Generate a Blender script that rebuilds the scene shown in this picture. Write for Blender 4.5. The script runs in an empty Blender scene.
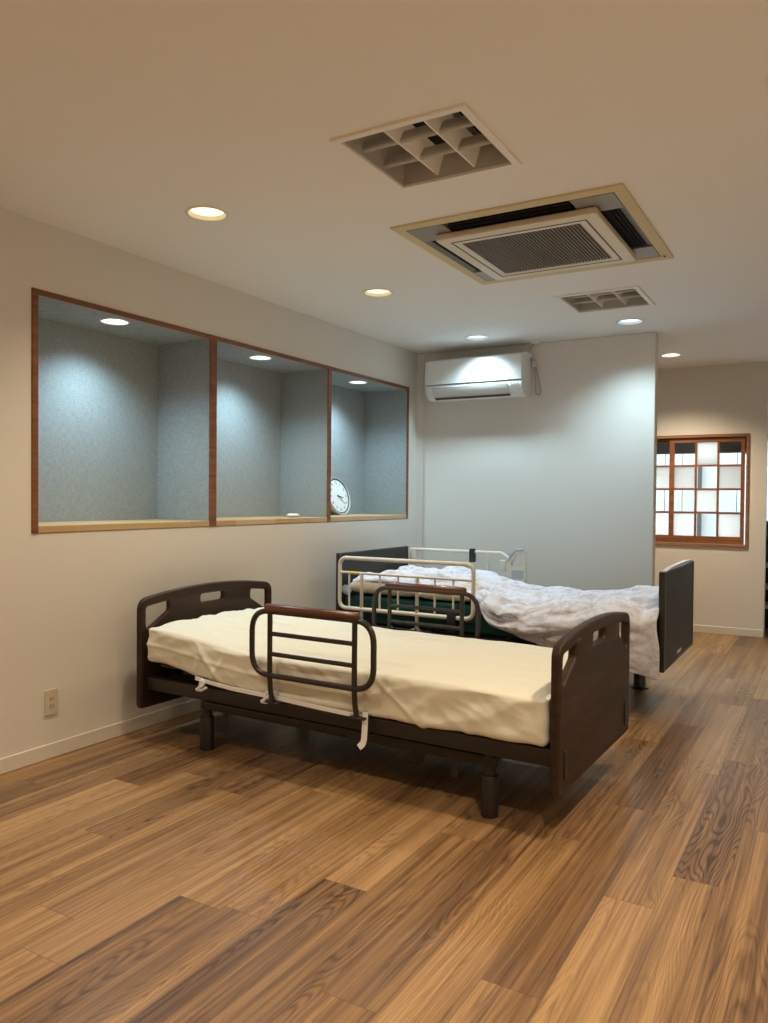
import bpy, bmesh, math, random
from math import sin, cos, pi, radians, sqrt, exp
from mathutils import Vector, Matrix, noise

random.seed(7)
scene = bpy.context.scene
COL = scene.collection

# ------------------------------------------------------------------ camera, world, exposure
H = 2.45                                   # ceiling height
YB, XP, YF = 5.966, 1.951, 7.694           # partition wall, its free end, far wall
F_PX, YAW, PITCH, ROLL = 782.6, 0.5279, -0.0179, 0.0087
cam_data = bpy.data.cameras.new('camera')
cam = bpy.data.objects.new('camera', cam_data)
COL.objects.link(cam)
fw = Vector((-sin(YAW)*cos(PITCH), cos(YAW)*cos(PITCH), sin(PITCH)))
rt = Vector((cos(YAW), sin(YAW), 0))
up = rt.cross(fw)
r2 = cos(ROLL)*rt + sin(ROLL)*up
u2 = -sin(ROLL)*rt + cos(ROLL)*up
cam.matrix_world = Matrix(((r2.x, u2.x, -fw.x, 3.1386), (r2.y, u2.y, -fw.y, 0.0), (r2.z, u2.z, -fw.z, 1.2191), (0, 0, 0, 1)))
cam_data.sensor_fit = 'HORIZONTAL'
cam_data.sensor_width = 36.0
cam_data.lens = 36.0*F_PX/768.0
cam_data.clip_start = 0.05
scene.camera = cam

world = bpy.data.worlds.new('daylight')
scene.world = world
world.use_nodes = True
wn = world.node_tree.nodes
wn['Background'].inputs[0].default_value = (0.80, 0.91, 1.0, 1)
wn['Background'].inputs[1].default_value = 5.2

scene.view_settings.view_transform = 'Standard'
scene.view_settings.look = 'None'
scene.view_settings.gamma = 1.0
scene.view_settings.use_curve_mapping = False
scene.view_settings.exposure = 0.33

WARM = (1.0, 0.80, 0.56)
SOFTWARM = (1.0, 0.80, 0.55)
COOL = (0.62, 0.88, 1.0)
P_WARM, P_FILL, P_COOL, P_HALL, P_NICHE = 47.0, 95.0, 60.0, 118.0, 30.0

# ------------------------------------------------------------------ material helpers
def mat(name, color, rough=0.5, metal=0.0, spec=0.5):
    m = bpy.data.materials.new(name)
    m.use_nodes = True
    b = m.node_tree.nodes['Principled BSDF']
    b.inputs['Base Color'].default_value = (*color, 1)
    b.inputs['Roughness'].default_value = rough
    b.inputs['Metallic'].default_value = metal
    b.inputs['Specular IOR Level'].default_value = spec
    return m

class NT:
    """small node-tree helper"""
    def __init__(s, m):
        s.t = m.node_tree
        s.b = s.t.nodes['Principled BSDF']
    def n(s, kind, **kw):
        nd = s.t.nodes.new(kind)
        for k, v in kw.items():
            if k.startswith('i_'):
                key = k[2:]
                key = int(key) if key.isdigit() else key.replace('_', ' ')
                nd.inputs[key].default_value = v
            else:
                setattr(nd, k, v)
        return nd
    def l(s, a, b):
        s.t.links.new(a, b)
    def math(s, op, a, b=None, c=None):
        nd = s.t.nodes.new('ShaderNodeMath'); nd.operation = op
        for i, v in enumerate((a, b, c)):
            if v is None: continue
            if isinstance(v, (int, float)): nd.inputs[i].default_value = v
            else: s.l(v, nd.inputs[i])
        return nd.outputs[0]
    def vscale(s, v, sc):
        nd = s.t.nodes.new('ShaderNodeVectorMath'); nd.operation = 'MULTIPLY'
        s.l(v, nd.inputs[0]); nd.inputs[1].default_value = sc
        return nd.outputs[0]
    def noise(s, vec, scale, detail=4, rough=0.55, dist=0.0):
        nd = s.n('ShaderNodeTexNoise'); nd.inputs['Scale'].default_value = scale
        nd.inputs['Detail'].default_value = detail; nd.inputs['Roughness'].default_value = rough
        nd.inputs['Distortion'].default_value = dist
        s.l(vec, nd.inputs['Vector'])
        return nd.outputs['Fac']
    def ramp(s, fac, stops):
        nd = s.t.nodes.new('ShaderNodeValToRGB')
        cr = nd.color_ramp
        while len(cr.elements) < len(stops): cr.elements.new(0.5)
        for e, (p, c) in zip(cr.elements, stops):
            e.position = p; e.color = (*c, 1) if len(c) == 3 else c
        s.l(fac, nd.inputs[0])
        return nd.outputs[0]
    def mix(s, fac, a, b, mode='MIX'):
        nd = s.t.nodes.new('ShaderNodeMix'); nd.data_type = 'RGBA'; nd.blend_type = mode
        for k, v in ((0, fac), (6, a), (7, b)):
            if isinstance(v, (int, float)): nd.inputs[k].default_value = v
            elif isinstance(v, tuple): nd.inputs[k].default_value = (*v, 1)
            else: s.l(v, nd.inputs[k])
        return nd.outputs[2]
    def bump(s, h, strength, dist=0.01):
        nd = s.n('ShaderNodeBump'); nd.inputs['Strength'].default_value = strength
        nd.inputs['Distance'].default_value = dist
        s.l(h, nd.inputs['Height']); s.l(nd.outputs[0], s.b.inputs['Normal'])
    def obj(s):
        return s.n('ShaderNodeTexCoord').outputs['Object']

def paper(name, color, var=0.03, scale=260, strength=0.12):
    m = mat(name, color, 0.85, spec=0.25); t = NT(m); o = t.obj()
    n1 = t.noise(o, scale, 3); n2 = t.noise(o, 1.7, 3)
    dark = tuple(c*(1-var) for c in color)
    t.l(t.mix(n2, color, dark), t.b.inputs['Base Color'])
    t.bump(n1, strength, 0.004)
    return m

def wood(name, dark, mid, light, axis='z', freq=26, rough=0.4, stretch=0.06, coat=0.0):
    m = mat(name, mid, rough); t = NT(m); o = t.obj()
    sc = {'x': (stretch, 1, 1), 'y': (1, stretch, 1), 'z': (1, 1, stretch)}[axis]
    v = t.vscale(o, sc)
    n1 = t.noise(v, freq, 5, 0.6, 0.6); n2 = t.noise(v, freq*6, 3)
    f = t.math('ADD', t.math('MULTIPLY', n1, 0.75), t.math('MULTIPLY', n2, 0.25))
    t.l(t.ramp(f, [(0.32, dark), (0.5, mid), (0.68, light)]), t.b.inputs['Base Color'])
    if coat: t.b.inputs['Coat Weight'].default_value = coat
    return m

M = {}
M['wall'] = paper('wall_paper', (0.75, 0.72, 0.67))
M['ceiling'] = paper('ceiling_paper', (0.86, 0.85, 0.83), 0.02, 200)
M['baseboard'] = mat('baseboard_vinyl', (0.72, 0.68, 0.61), 0.45)
M['cream_sheet'] = None
# blue grey woven wallpaper of the niches
m = M['weave'] = mat('woven_wallpaper', (0.33, 0.39, 0.42), 0.8, spec=0.3); t = NT(m); o = t.obj()
a = t.noise(t.vscale(o, (1, 1, 0.08)), 420, 2); b_ = t.noise(t.vscale(o, (0.08, 0.08, 1)), 420, 2)
f = t.math('MULTIPLY', t.math('ADD', a, b_), 0.5)
t.l(t.ramp(f, [(0.34, (0.25, 0.285, 0.30)), (0.5, (0.32, 0.36, 0.375)), (0.66, (0.40, 0.44, 0.455))]), t.b.inputs['Base Color'])
t.bump(f, 0.3, 0.003)
M['trim_wood'] = wood('reddish_trim_wood', (0.14, 0.048, 0.018), (0.21, 0.078, 0.030), (0.28, 0.115, 0.047), 'y', 30, 0.45)
M['sash_wood'] = wood('window_wood', (0.13, 0.042, 0.012), (0.23, 0.082, 0.025), (0.33, 0.13, 0.045), 'x', 30, 0.45)
M['casing_wood'] = wood('casing_wood', (0.17, 0.075, 0.03), (0.27, 0.13, 0.058), (0.36, 0.19, 0.09), 'x', 30, 0.5)
# finger jointed pale sill
m = M['sill'] = mat('pale_sill_wood', (0.62, 0.45, 0.24), 0.45); t = NT(m); o = t.obj()
br = t.n('ShaderNodeTexBrick'); br.offset = 0.5
br.inputs['Scale'].default_value = 1.0; br.inputs['Brick Width'].default_value = 0.38; br.inputs['Row Height'].default_value = 0.06
br.inputs['Mortar Size'].default_value = 0.0
br.inputs['Color1'].default_value = (0.70, 0.53, 0.30, 1); br.inputs['Color2'].default_value = (0.50, 0.32, 0.14, 1)
sw = t.n('ShaderNodeSeparateXYZ'); cw = t.n('ShaderNodeCombineXYZ'); t.l(o, sw.inputs[0]); t.l(sw.outputs[1], cw.inputs[0]); t.l(sw.outputs[0], cw.inputs[1]); t.l(cw.outputs[0], br.inputs['Vector'])
g = t.noise(t.vscale(o, (1, 0.05, 1)), 60, 4)
t.l(t.mix(t.math('MULTIPLY', g, 0.5), br.outputs[0], (0.42, 0.26, 0.11)), t.b.inputs['Base Color'])

# floor: plank colour comes from a per plank attribute and a per plank UV in metres
m = M['floor'] = mat('teak_plank_floor', (0.2, 0.1, 0.05), 0.34, spec=0.42); t = NT(m)
uv = t.n('ShaderNodeUVMap', uv_map='plank_uv').outputs[0]
at = t.n('ShaderNodeAttribute', attribute_name='plank'); rc = at.outputs['Color']
sp = t.n('ShaderNodeSeparateColor'); t.l(rc, sp.inputs[0]); R_, G_, B_ = sp.outputs[0:3]
off = t.n('ShaderNodeVectorMath', operation='MULTIPLY_ADD'); t.l(rc, off.inputs[0]); off.inputs[1].default_value = (37, 53, 29); t.l(uv, off.inputs[2])
P = off.outputs[0]
wig = t.noise(t.vscale(P, (2.2, 0.75, 1)), 2.4, 3, 0.5)
cath = t.noise(t.vscale(P, (5.5, 0.60, 1)), 1.15, 2, 0.45, 0.30)
rings = t.math('SINE', t.math('MULTIPLY', cath, 250.0))
rings = t.math('POWER', t.math('MULTIPLY_ADD', rings, 0.5, 0.5), 2.6)
streak = t.noise(t.vscale(P, (75, 1.0, 1)), 1.0, 6, 0.66, 0.15)
fine = t.noise(t.vscale(P, (170, 3.2, 1)), 1.0, 4, 0.65)
broad = t.noise(t.vscale(P, (19, 0.45, 1)), 1.0, 3, 0.5, 0.4)
gmask = t.ramp(t.noise(t.vscale(P, (4.0, 0.9, 1)), 1.2, 1), [(0.42, (0, 0, 0)), (0.6, (1, 1, 1))])
rs = t.math('MULTIPLY', rings, t.math('MULTIPLY', gmask, t.math('MULTIPLY_ADD', B_, 0.10, 0.05)))
f = t.math('MULTIPLY_ADD', streak, 0.48, t.math('MULTIPLY', broad, 0.34))
f = t.math('ADD', f, t.math('MULTIPLY', fine, 0.26))
f = t.math('SUBTRACT', f, rs)
f = t.math('ADD', f, t.math('MULTIPLY_ADD', R_, 0.17, -0.085))
colr = t.ramp(f, [(0.33, (0.058, 0.029, 0.013)), (0.44, (0.150, 0.081, 0.035)), (0.53, (0.245, 0.140, 0.060)), (0.66, (0.41, 0.255, 0.115))])
colr = t.mix(t.math('MULTIPLY', G_, 0.22), colr, (0.17, 0.10, 0.06))
su = t.n('ShaderNodeSeparateXYZ'); t.l(uv, su.inputs[0])
eu = t.math('LESS_THAN', t.math('MINIMUM', su.outputs[0], t.math('SUBTRACT', 0.159, su.outputs[0])), 0.0011)
ev = t.math('LESS_THAN', t.math('MINIMUM', su.outputs[1], t.math('SUBTRACT', 1.327, su.outputs[1])), 0.0013)
seam = t.math('MAXIMUM', eu, ev)
colr = t.mix(t.math('MULTIPLY', seam, 0.45), colr, (0.035, 0.018, 0.010))
t.l(colr, t.b.inputs['Base Color'])
t.l(t.math('MULTIPLY_ADD', streak, 0.16, 0.28), t.b.inputs['Roughness'])
hb = t.math('SUBTRACT', t.math('MULTIPLY', streak, 0.5), seam)
t.bump(hb, 0.10, 0.0015)

M['walnut'] = wood('dark_walnut_board', (0.014, 0.0068, 0.0036), (0.030, 0.015, 0.008), (0.050, 0.026, 0.0135), 'y', 22, 0.50, 0.07); M['walnut'].node_tree.nodes['Principled BSDF'].inputs['Specular IOR Level'].default_value = .3
M['walnut_rim'] = mat('dark_walnut_rim', (0.038, 0.021, 0.014), 0.26)
M['brown_steel'] = mat('brown_painted_steel', (0.016, 0.011, 0.0095), 0.42, spec=0.45)
M['black'] = mat('black_plastic', (0.010, 0.010, 0.011), 0.45)
M['blackmatt'] = mat('black_matt', (0.008, 0.008, 0.008), 0.8)
M['bronze_tube'] = mat('bronze_tube', (0.030, 0.024, 0.021), 0.32, 0.2)
M['grip_wood'] = wood('red_brown_grip_wood', (0.048, 0.012, 0.0045), (0.088, 0.025, 0.009), (0.135, 0.045, 0.016), 'x', 40, 0.28, 0.05, 0.1)
M['ivory'] = mat('ivory_painted_steel', (0.72, 0.66, 0.56), 0.35)
M['ivory_plastic'] = mat('ivory_plastic', (0.58, 0.57, 0.50), 0.4)
M['grey_plastic'] = mat('grey_blue_plastic', (0.34, 0.38, 0.40), 0.4)
M['strap'] = mat('white_elastic', (0.82, 0.83, 0.85), 0.8)
m = M['cream_sheet'] = mat('cream_cotton', (0.84, 0.75, 0.53), 0.85, spec=0.2); t = NT(m); o = t.obj()
t.l(t.mix(t.noise(o, 2.5, 3), (0.74, 0.735, 0.64), (0.70, 0.68, 0.57)), t.b.inputs['Base Color'])
t.bump(t.noise(o, 420, 2), 0.15, 0.002)
t.b.inputs['Sheen Weight'].default_value = 0.15
M['beige_cloth'] = paper('beige_cotton', (0.60, 0.51, 0.36), 0.12, 300, 0.2)
M['green_cover'] = paper('deep_green_cover', (0.010, 0.072, 0.058), 0.2, 200, 0.2)
M['navy_cover'] = mat('dark_mattress_base', (0.012, 0.014, 0.016), 0.7)
m = M['quilt'] = mat('floral_quilt_cotton', (0.7, 0.66, 0.66), 0.85, spec=0.2); t = NT(m); o = t.obj()
n1 = t.noise(o, 11, 5, 0.62, 0.8); n2 = t.noise(o, 34, 3, 0.6, 1.0)
fl = t.math('MULTIPLY_ADD', n2, 0.45, t.math('MULTIPLY', n1, 0.62))
t.l(t.ramp(fl, [(0.42, (0.70, 0.715, 0.80)), (0.54, (0.65, 0.655, 0.73)), (0.63, (0.51, 0.485, 0.54)), (0.74, (0.60, 0.59, 0.65))]), t.b.inputs['Base Color'])
t.bump(t.noise(o, 300, 2), 0.15, 0.002)
M['dark_panel'] = wood('charcoal_board', (0.012, 0.011, 0.011), (0.019, 0.018, 0.018), (0.029, 0.027, 0.027), 'y', 24, 0.5, 0.06)
M['dark_edge'] = mat('charcoal_edge', (0.018, 0.021, 0.022), 0.35)
M['silver_trim'] = mat('pale_grey_trim', (0.66, 0.68, 0.68), 0.25)
M['badge'] = mat('pale_badge', (0.62, 0.66, 0.68), 0.3)
M['white_plastic'] = mat('white_plastic', (0.80, 0.80, 0.78), 0.35)
M['ac_white'] = mat('ac_white_gloss', (0.80, 0.81, 0.80), 0.28)
M['ac_flap'] = mat('ac_flap_grey_white', (0.66, 0.66, 0.63), 0.35)
M['ac_dark'] = mat('ac_shadow_gap', (0.05, 0.05, 0.05), 0.6)
M['yellowed'] = paper('yellowed_plastic', (0.70, 0.61, 0.40), 0.12, 8, 0.0)
M['cassette_cream'] = mat('cassette_cream', (0.70, 0.64, 0.50), 0.4)
M['cassette_grey'] = mat('cassette_grey', (0.17, 0.17, 0.16), 0.5)
M['cassette_corner'] = mat('cassette_corner_grey', (0.27, 0.25, 0.215), 0.45)
M['duct_black'] = mat('duct_black', (0.008, 0.008, 0.008), 0.8, spec=0.2)
# brown filter behind the intake bars
M['filter'] = mat('intake_filter_brown', (0.075, 0.050, 0.034), 0.8)
M['grille_brown'] = mat('intake_grille_brown', (0.175, 0.125, 0.08), 0.5)
M['louver_white'] = mat('louver_white', (0.84, 0.81, 0.75), 0.4)
M['louver_inner'] = mat('louver_reflector', (0.42, 0.41, 0.38), 0.4)
M['ring_white'] = mat('ring_white', (0.75, 0.73, 0.68), 0.35)
M['clock_face'] = mat('clock_face', (0.86, 0.88, 0.87), 0.5)
M['clock_rim'] = mat('clock_rim_pewter', (0.55, 0.56, 0.55), 0.35, 0.1)
M['clock_bezel'] = mat('clock_bezel_grey', (0.10, 0.11, 0.11), 0.4)
M['clock_side'] = mat('clock_pale_wood_side', (0.62, 0.50, 0.30), 0.45)
M['clock_ink'] = mat('clock_ink', (0.03, 0.035, 0.04), 0.5)
M['outlet'] = mat('outlet_ivory', (0.62, 0.55, 0.44), 0.4)
M['outlet_in'] = mat('outlet_insert', (0.56, 0.48, 0.35), 0.4)
M['yellow'] = mat('yellow_sticker', (0.75, 0.58, 0.05), 0.5)
M['pale_blue'] = mat('pale_blue_film', (0.42, 0.55, 0.72), 0.3)
M['cord'] = mat('cord_off_white', (0.50, 0.46, 0.40), 0.5)
M['concrete'] = paper('concrete_paving', (0.45, 0.45, 0.44), 0.15, 30, 0.2)
M['fence'] = paper('white_fence', (0.56, 0.58, 0.58), 0.06, 20, 0.1)
M['fence_post'] = mat('dark_fence_post', (0.05, 0.055, 0.06), 0.5)
M['awning'] = mat('dark_awning', (0.035, 0.037, 0.04), 0.5)
M['alu'] = mat('aluminium_frame', (0.35, 0.36, 0.37), 0.35, 0.7)
M['shelf_dark'] = mat('dark_shelf', (0.03, 0.022, 0.018), 0.5)
M['shelf_pale'] = mat('pale_shelf_board', (0.62, 0.56, 0.45), 0.5)

def emit(name, color, strength):
    m = bpy.data.materials.new(name); m.use_nodes = True
    n = m.node_tree.nodes; n.clear()
    e = n.new('ShaderNodeEmission'); o = n.new('ShaderNodeOutputMaterial')
    e.inputs[0].default_value = (*color, 1); e.inputs[1].default_value = strength
    m.node_tree.links.new(e.outputs[0], o.inputs[0])
    return m
M['lamp_warm'] = emit('lamp_warm', (1.0, 0.80, 0.42), 1.9)
M['lamp_cool'] = emit('lamp_cool', (0.62, 0.88, 1.0), 2.0)
M['lamp_white'] = emit('lamp_white', (0.92, 0.98, 1.0), 4.5)
M['lamp_hall'] = emit('lamp_hall', (1.0, 0.93, 0.80), 3.5)

def thin_glass(name, tint, gloss=0.06):
    m = bpy.data.materials.new(name); m.use_nodes = True
    n = m.node_tree.nodes; n.clear(); L = m.node_tree.links
    tr = n.new('ShaderNodeBsdfTransparent'); tr.inputs[0].default_value = (*tint, 1)
    gl = n.new('ShaderNodeBsdfGlossy'); gl.inputs['Roughness'].default_value = 0.02
    mx = n.new('ShaderNodeMixShader'); mx.inputs[0].default_value = gloss
    o = n.new('ShaderNodeOutputMaterial')
    L.new(tr.outputs[0], mx.inputs[1]); L.new(gl.outputs[0], mx.inputs[2]); L.new(mx.outputs[0], o.inputs[0])
    return m
M['glass'] = thin_glass('clear_glass', (0.93, 0.96, 0.95))
m = bpy.data.materials.new('frosted_pane'); m.use_nodes = True; M['frosted'] = m
n = m.node_tree.nodes; n.clear(); L = m.node_tree.links
tl = n.new('ShaderNodeBsdfTranslucent'); tl.inputs[0].default_value = (0.92, 0.94, 0.92, 1)
df = n.new('ShaderNodeBsdfDiffuse'); df.inputs[0].default_value = (0.8, 0.82, 0.8, 1)
mx = n.new('ShaderNodeMixShader'); mx.inputs[0].default_value = 0.15
o = n.new('ShaderNodeOutputMaterial')
L.new(tl.outputs[0], mx.inputs[1]); L.new(df.outputs[0], mx.inputs[2]); L.new(mx.outputs[0], o.inputs[0])

# ------------------------------------------------------------------ mesh helpers
class MB:
    """collects shapes into one bmesh; build() links it as ONE object"""
    def __init__(s): s.bm = bmesh.new()
    def box(s, x0, x1, y0, y1, z0, z1, bevel=0.0, seg=2, mtx=None):
        vs = [s.bm.verts.new((x, y, z)) for x in (x0, x1) for y in (y0, y1) for z in (z0, z1)]
        F = [(0, 1, 3, 2), (4, 6, 7, 5), (0, 4, 5, 1), (2, 3, 7, 6), (0, 2, 6, 4), (1, 5, 7, 3)]
        fs = [s.bm.faces.new([vs[i] for i in f]) for f in F]
        if bevel:
            es = list({e for f in fs for e in f.edges})
            r = bmesh.ops.bevel(s.bm, geom=es, offset=bevel, segments=seg, profile=0.5, affect='EDGES')
            vs = list({v for f in r['faces'] for v in f.verts} | {v for v in vs if v.is_valid})
        if mtx: bmesh.ops.transform(s.bm, matrix=mtx, verts=vs)
        return s
    def tube(s, pts, r, n=12, closed=False, cap=True, radii=None):
        pts = [Vector(p) for p in pts]; N = len(pts)
        T = []
        for i in range(N):
            if closed: d = pts[(i+1) % N] - pts[i-1]
            else: d = pts[min(i+1, N-1)] - pts[max(i-1, 0)]
            T.append(d.normalized())
        ref = Vector((0, 0, 1)) if abs(T[0].z) < 0.9 else Vector((1, 0, 0))
        nrm = (ref - T[0]*ref.dot(T[0])).normalized()
        rings = []
        for i in range(N):
            nrm = (nrm - T[i]*nrm.dot(T[i])).normalized()
            b = T[i].cross(nrm); rr = radii[i] if radii else r
            rings.append([s.bm.verts.new(pts[i] + rr*(cos(2*pi*k/n)*nrm + sin(2*pi*k/n)*b)) for k in range(n)])
        for i in range(N if closed else N-1):
            A, B = rings[i], rings[(i+1) % N]
            for k in range(n):
                s.bm.faces.new((A[k], A[(k+1) % n], B[(k+1) % n], B[k]))
        if cap and not closed:
            s.bm.faces.new(rings[0][::-1]); s.bm.faces.new(rings[-1])
        return s
    def lathe(s, prof, n=40, center=(0, 0, 0), mtx=None, close=False):
        """prof: list of (radius, height) about z"""
        rings = []; new = []
        for r, h in prof:
            if r < 1e-6:
                v = s.bm.verts.new((0, 0, h)); rings.append([v]); new.append(v)
            else:
                ring = [s.bm.verts.new((r*cos(2*pi*k/n), r*sin(2*pi*k/n), h)) for k in range(n)]
                rings.append(ring); new += ring
        pairs = list(zip(rings, rings[1:])) + ([(rings[-1], rings[0])] if close else [])
        for A, B in pairs:
            for k in range(n):
                k2 = (k+1) % n
                if len(A) == 1 and len(B) == 1: continue
                if len(A) == 1: s.bm.faces.new((A[0], B[k2], B[k]))
                elif len(B) == 1: s.bm.faces.new((A[k], A[k2], B[0]))
                else: s.bm.faces.new((A[k], A[k2], B[k2], B[k]))
        m_ = Matrix.Translation(center) @ (mtx if mtx else Matrix.Identity(4))
        bmesh.ops.transform(s.bm, matrix=m_, verts=new)
        return s
    def prism(s, poly, a, b, fn):
        """poly of 2D points swept from a to b; fn(p, q, w) -> xyz"""
        A = [s.bm.verts.new(fn(p, q, a)) for p, q in poly]; B = [s.bm.verts.new(fn(p, q, b)) for p, q in poly]
        k = len(poly)
        for i in range(k): s.bm.faces.new((A[i], A[(i+1) % k], B[(i+1) % k], B[i]))
        s.bm.faces.new(A[::-1]); s.bm.faces.new(B)
        return s
    def plate(s, outline, holes, t, bevel=0.0, mtx=None, seg=3):
        """flat board cut from an outline with holes, thickness t about its own plane"""
        cu = bpy.data.curves.new('tmp', 'CURVE'); cu.dimensions = '2D'; cu.fill_mode = 'BOTH'
        for P_ in [outline] + list(holes):
            sp_ = cu.splines.new('POLY'); sp_.points.add(len(P_)-1); sp_.use_cyclic_u = True
            for pt, p in zip(sp_.points, P_): pt.co = (p[0], p[1], 0, 1)
        cu.extrude = t/2 - bevel; cu.bevel_depth = bevel; cu.bevel_resolution = seg
        ob = bpy.data.objects.new('tmp', cu); COL.objects.link(ob)
        dg = bpy.context.evaluated_depsgraph_get()
        me = bpy.data.meshes.new_from_object(ob.evaluated_get(dg))
        bpy.data.objects.remove(ob); bpy.data.curves.remove(cu)
        if mtx: me.transform(mtx)
        s.bm.from_mesh(me); bpy.data.meshes.remove(me)
        return s
    def build(s, name, material, parent=None, smooth=35, weld=True):
        if weld: bmesh.ops.remove_doubles(s.bm, verts=s.bm.verts, dist=1e-5)
        bmesh.ops.recalc_face_normals(s.bm, faces=s.bm.faces)
        me = bpy.data.meshes.new(name); s.bm.to_mesh(me); s.bm.free()
        if smooth:
            me.shade_smooth(); me.set_sharp_from_angle(angle=radians(smooth))
        me.materials.append(material)
        ob = bpy.data.objects.new(name, me); COL.objects.link(ob)
        if parent is not None: ob.parent = parent
        return ob

def tag(o, label, cat, group=None):
    o['label'] = label; o['category'] = cat
    if group: o['group'] = group
    return o
def thing(name, label, cat, loc=(0, 0, 0), rz=0.0, group=None):
    o = bpy.data.objects.new(name, None); o.empty_display_size = 0.1; COL.objects.link(o)
    o.location = loc; o.rotation_euler = (0, 0, rz)
    return tag(o, label, cat, group)
def struct(name, mb, m, smooth=35):
    o = mb.build(name, m, None, smooth); o['kind'] = 'structure'; return o

def round_path(pts, r, n=6, closed=False):
    pts = [Vector(p) for p in pts]; N = len(pts); out = []
    for i in range(N):
        if not closed and i in (0, N-1): out.append(pts[i]); continue
        a, p, b = pts[i-1], pts[i], pts[(i+1) % N]
        ri = r[i] if isinstance(r, (list, tuple)) else r
        da, db = (a-p), (b-p)
        if ri <= 0: out.append(p); continue
        ang = da.angle(db); d = min(ri/math.tan(ang/2), da.length*0.49, db.length*0.49)
        s_, e_ = p + da.normalized()*d, p + db.normalized()*d
        for k in range(n+1):
            tt = k/n
            out.append((1-tt)**2*s_ + 2*tt*(1-tt)*p + tt*tt*e_)
    return out
def rpoly(pts, r, n=6):
    return [(p.x, p.y) for p in round_path([(x, y, 0) for x, y in pts], r, n, True)]
def circ(cx, cy, r, n=36):
    return [(cx + r*cos(2*pi*k/n), cy + r*sin(2*pi*k/n)) for k in range(n)]
def lerp_tab(tab, x):
    if x <= tab[0][0]: return tab[0][1]
    for (a, b), (c, d) in zip(tab, tab[1:]):
        if x <= c:
            k = (x-a)/(c-a); return b + (d-b)*k
    return tab[-1][1]
def sst(a, b, x):
    k = max(0.0, min(1.0, (x-a)/(b-a))); return k*k*(3-2*k)
def ns(*p): return noise.noise(Vector(p))
VZU = Matrix(((0, 0, 1, 0), (1, 0, 0, 0), (0, 1, 0, 0), (0, 0, 0, 1)))   # board plane (v, z) -> thickness along u

# ------------------------------------------------------------------ room shell
X1, Y0, Y1 = 3.73, -2.6, 8.42
NY0, NY1, NZ0, NZ1 = 2.238, 5.775, 1.0426, 2.1443
ND = 0.415

# floor: one mesh of planks, 0.159 wide and 1.327 long, staggered as in the photo
W_P, L_P = 0.159, 1.327
offs = {0: 2.407, 1: 2.650, -1: 1.826, 2: 3.177, -2: 2.748, -3: 1.576, -4: 2.556, -6: 1.760, -7: 1.735, -8: 1.316, -9: 1.480, -10: 2.452, -11: 1.900, -5: 2.05, -12: 1.20, -13: 2.31, -14: 1.72, -15: 2.1, -16: 1.5}
bm = bmesh.new(); uvl = bm.loops.layers.uv.new('plank_uv'); cl = bm.loops.layers.float_color.new('plank')
for c in range(-17, 9):
    xa, xb = 2.53 + c*W_P, 2.53 + (c+1)*W_P
    o0 = offs.get(c, random.uniform(0, L_P)) % L_P
    k = math.floor((Y0-o0)/L_P)
    while o0 + k*L_P < 10.0:
        ya = o0 + k*L_P; yb = ya + L_P
        x_a, x_b, y_a, y_b = max(xa, -0.02), min(xb, X1+0.1), max(ya, Y0-0.1), min(yb, Y1+0.2)
        rnd = (random.random(), random.random(), random.random(), 1)
        if x_b > x_a and y_b > y_a:
            f = bm.faces.new([bm.verts.new((x, y, 0)) for x, y in ((x_a, y_a), (x_b, y_a), (x_b, y_b), (x_a, y_b))])
            for lp in f.loops:
                lp[uvl].uv = (lp.vert.co.x - xa, lp.vert.co.y - ya); lp[cl] = rnd
        k += 1
bmesh.ops.remove_doubles(bm, verts=bm.verts, dist=1e-5)
me = bpy.data.meshes.new('floor'); bm.to_mesh(me); bm.free(); me.materials.append(M['floor'])
fo = bpy.data.objects.new('floor', me); COL.objects.link(fo); fo['kind'] = 'structure'
sub = MB(); sub.box(-0.6, X1+0.1, Y0-0.1, Y1+0.15, -0.12, -0.004); struct('floor_slab', sub, M['concrete'], 0)

# ceiling with the cut-outs of its fixtures
D_IN = [(0.733, 2.572), (0.718, 4.058), (0.714, 5.550), (1.861, 5.544), (1.875, 6.984)]
D_FILL = [(0.72, 1.08), (3.02, 2.57), (3.02, 4.06), (3.02, 1.08), (0.72, -0.9), (3.02, -0.9)]  # added unseen downlights continuing the visible grid, for fill light
GR = [(1.603, 2.106, 2.247, 2.748), (1.617, 2.110, 4.633, 5.121)]
CAS = (1.350, 2.386, 3.108, 4.168)
holes = [circ(x, y, 0.083) for x, y in D_IN + D_FILL]
for a, b, c, d in GR: holes.append([(a+.018, c+.018), (b-.018, c+.018), (b-.018, d-.018), (a+.018, d-.018)])
a, b, c, d = CAS; holes.append([(a+.04, c+.04), (b-.04, c+.04), (b-.04, d-.04), (a+.04, d-.04)])
mb = MB(); mb.plate([(-0.02, Y0-.1), (X1+.1, Y0-.1), (X1+.1, Y1+.1), (-0.02, Y1+.1)], holes, 0.012, mtx=Matrix.Translation((0, 0, H+0.006)))
struct('ceiling', mb, M['ceiling'], 0)
mb = MB(); mb.box(-.6, X1+.1, Y0-.1, Y1+.15, H+.35, H+.42); struct('ceiling_deck', mb, M['concrete'], 0)
mb = MB()
for (x0, x1, y0, y1) in ((-.1, -.02, Y0-.1, Y1+.15), (X1+.1, X1+.16, Y0-.1, Y1+.15), (-.1, X1+.1, Y0-.16, Y0-.1), (-.1, X1+.1, Y1+.1, Y1+.15)): mb.box(x0, x1, y0, y1, H, H+.35)
struct('ceiling_edge', mb, M['concrete'], 0)

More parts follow.
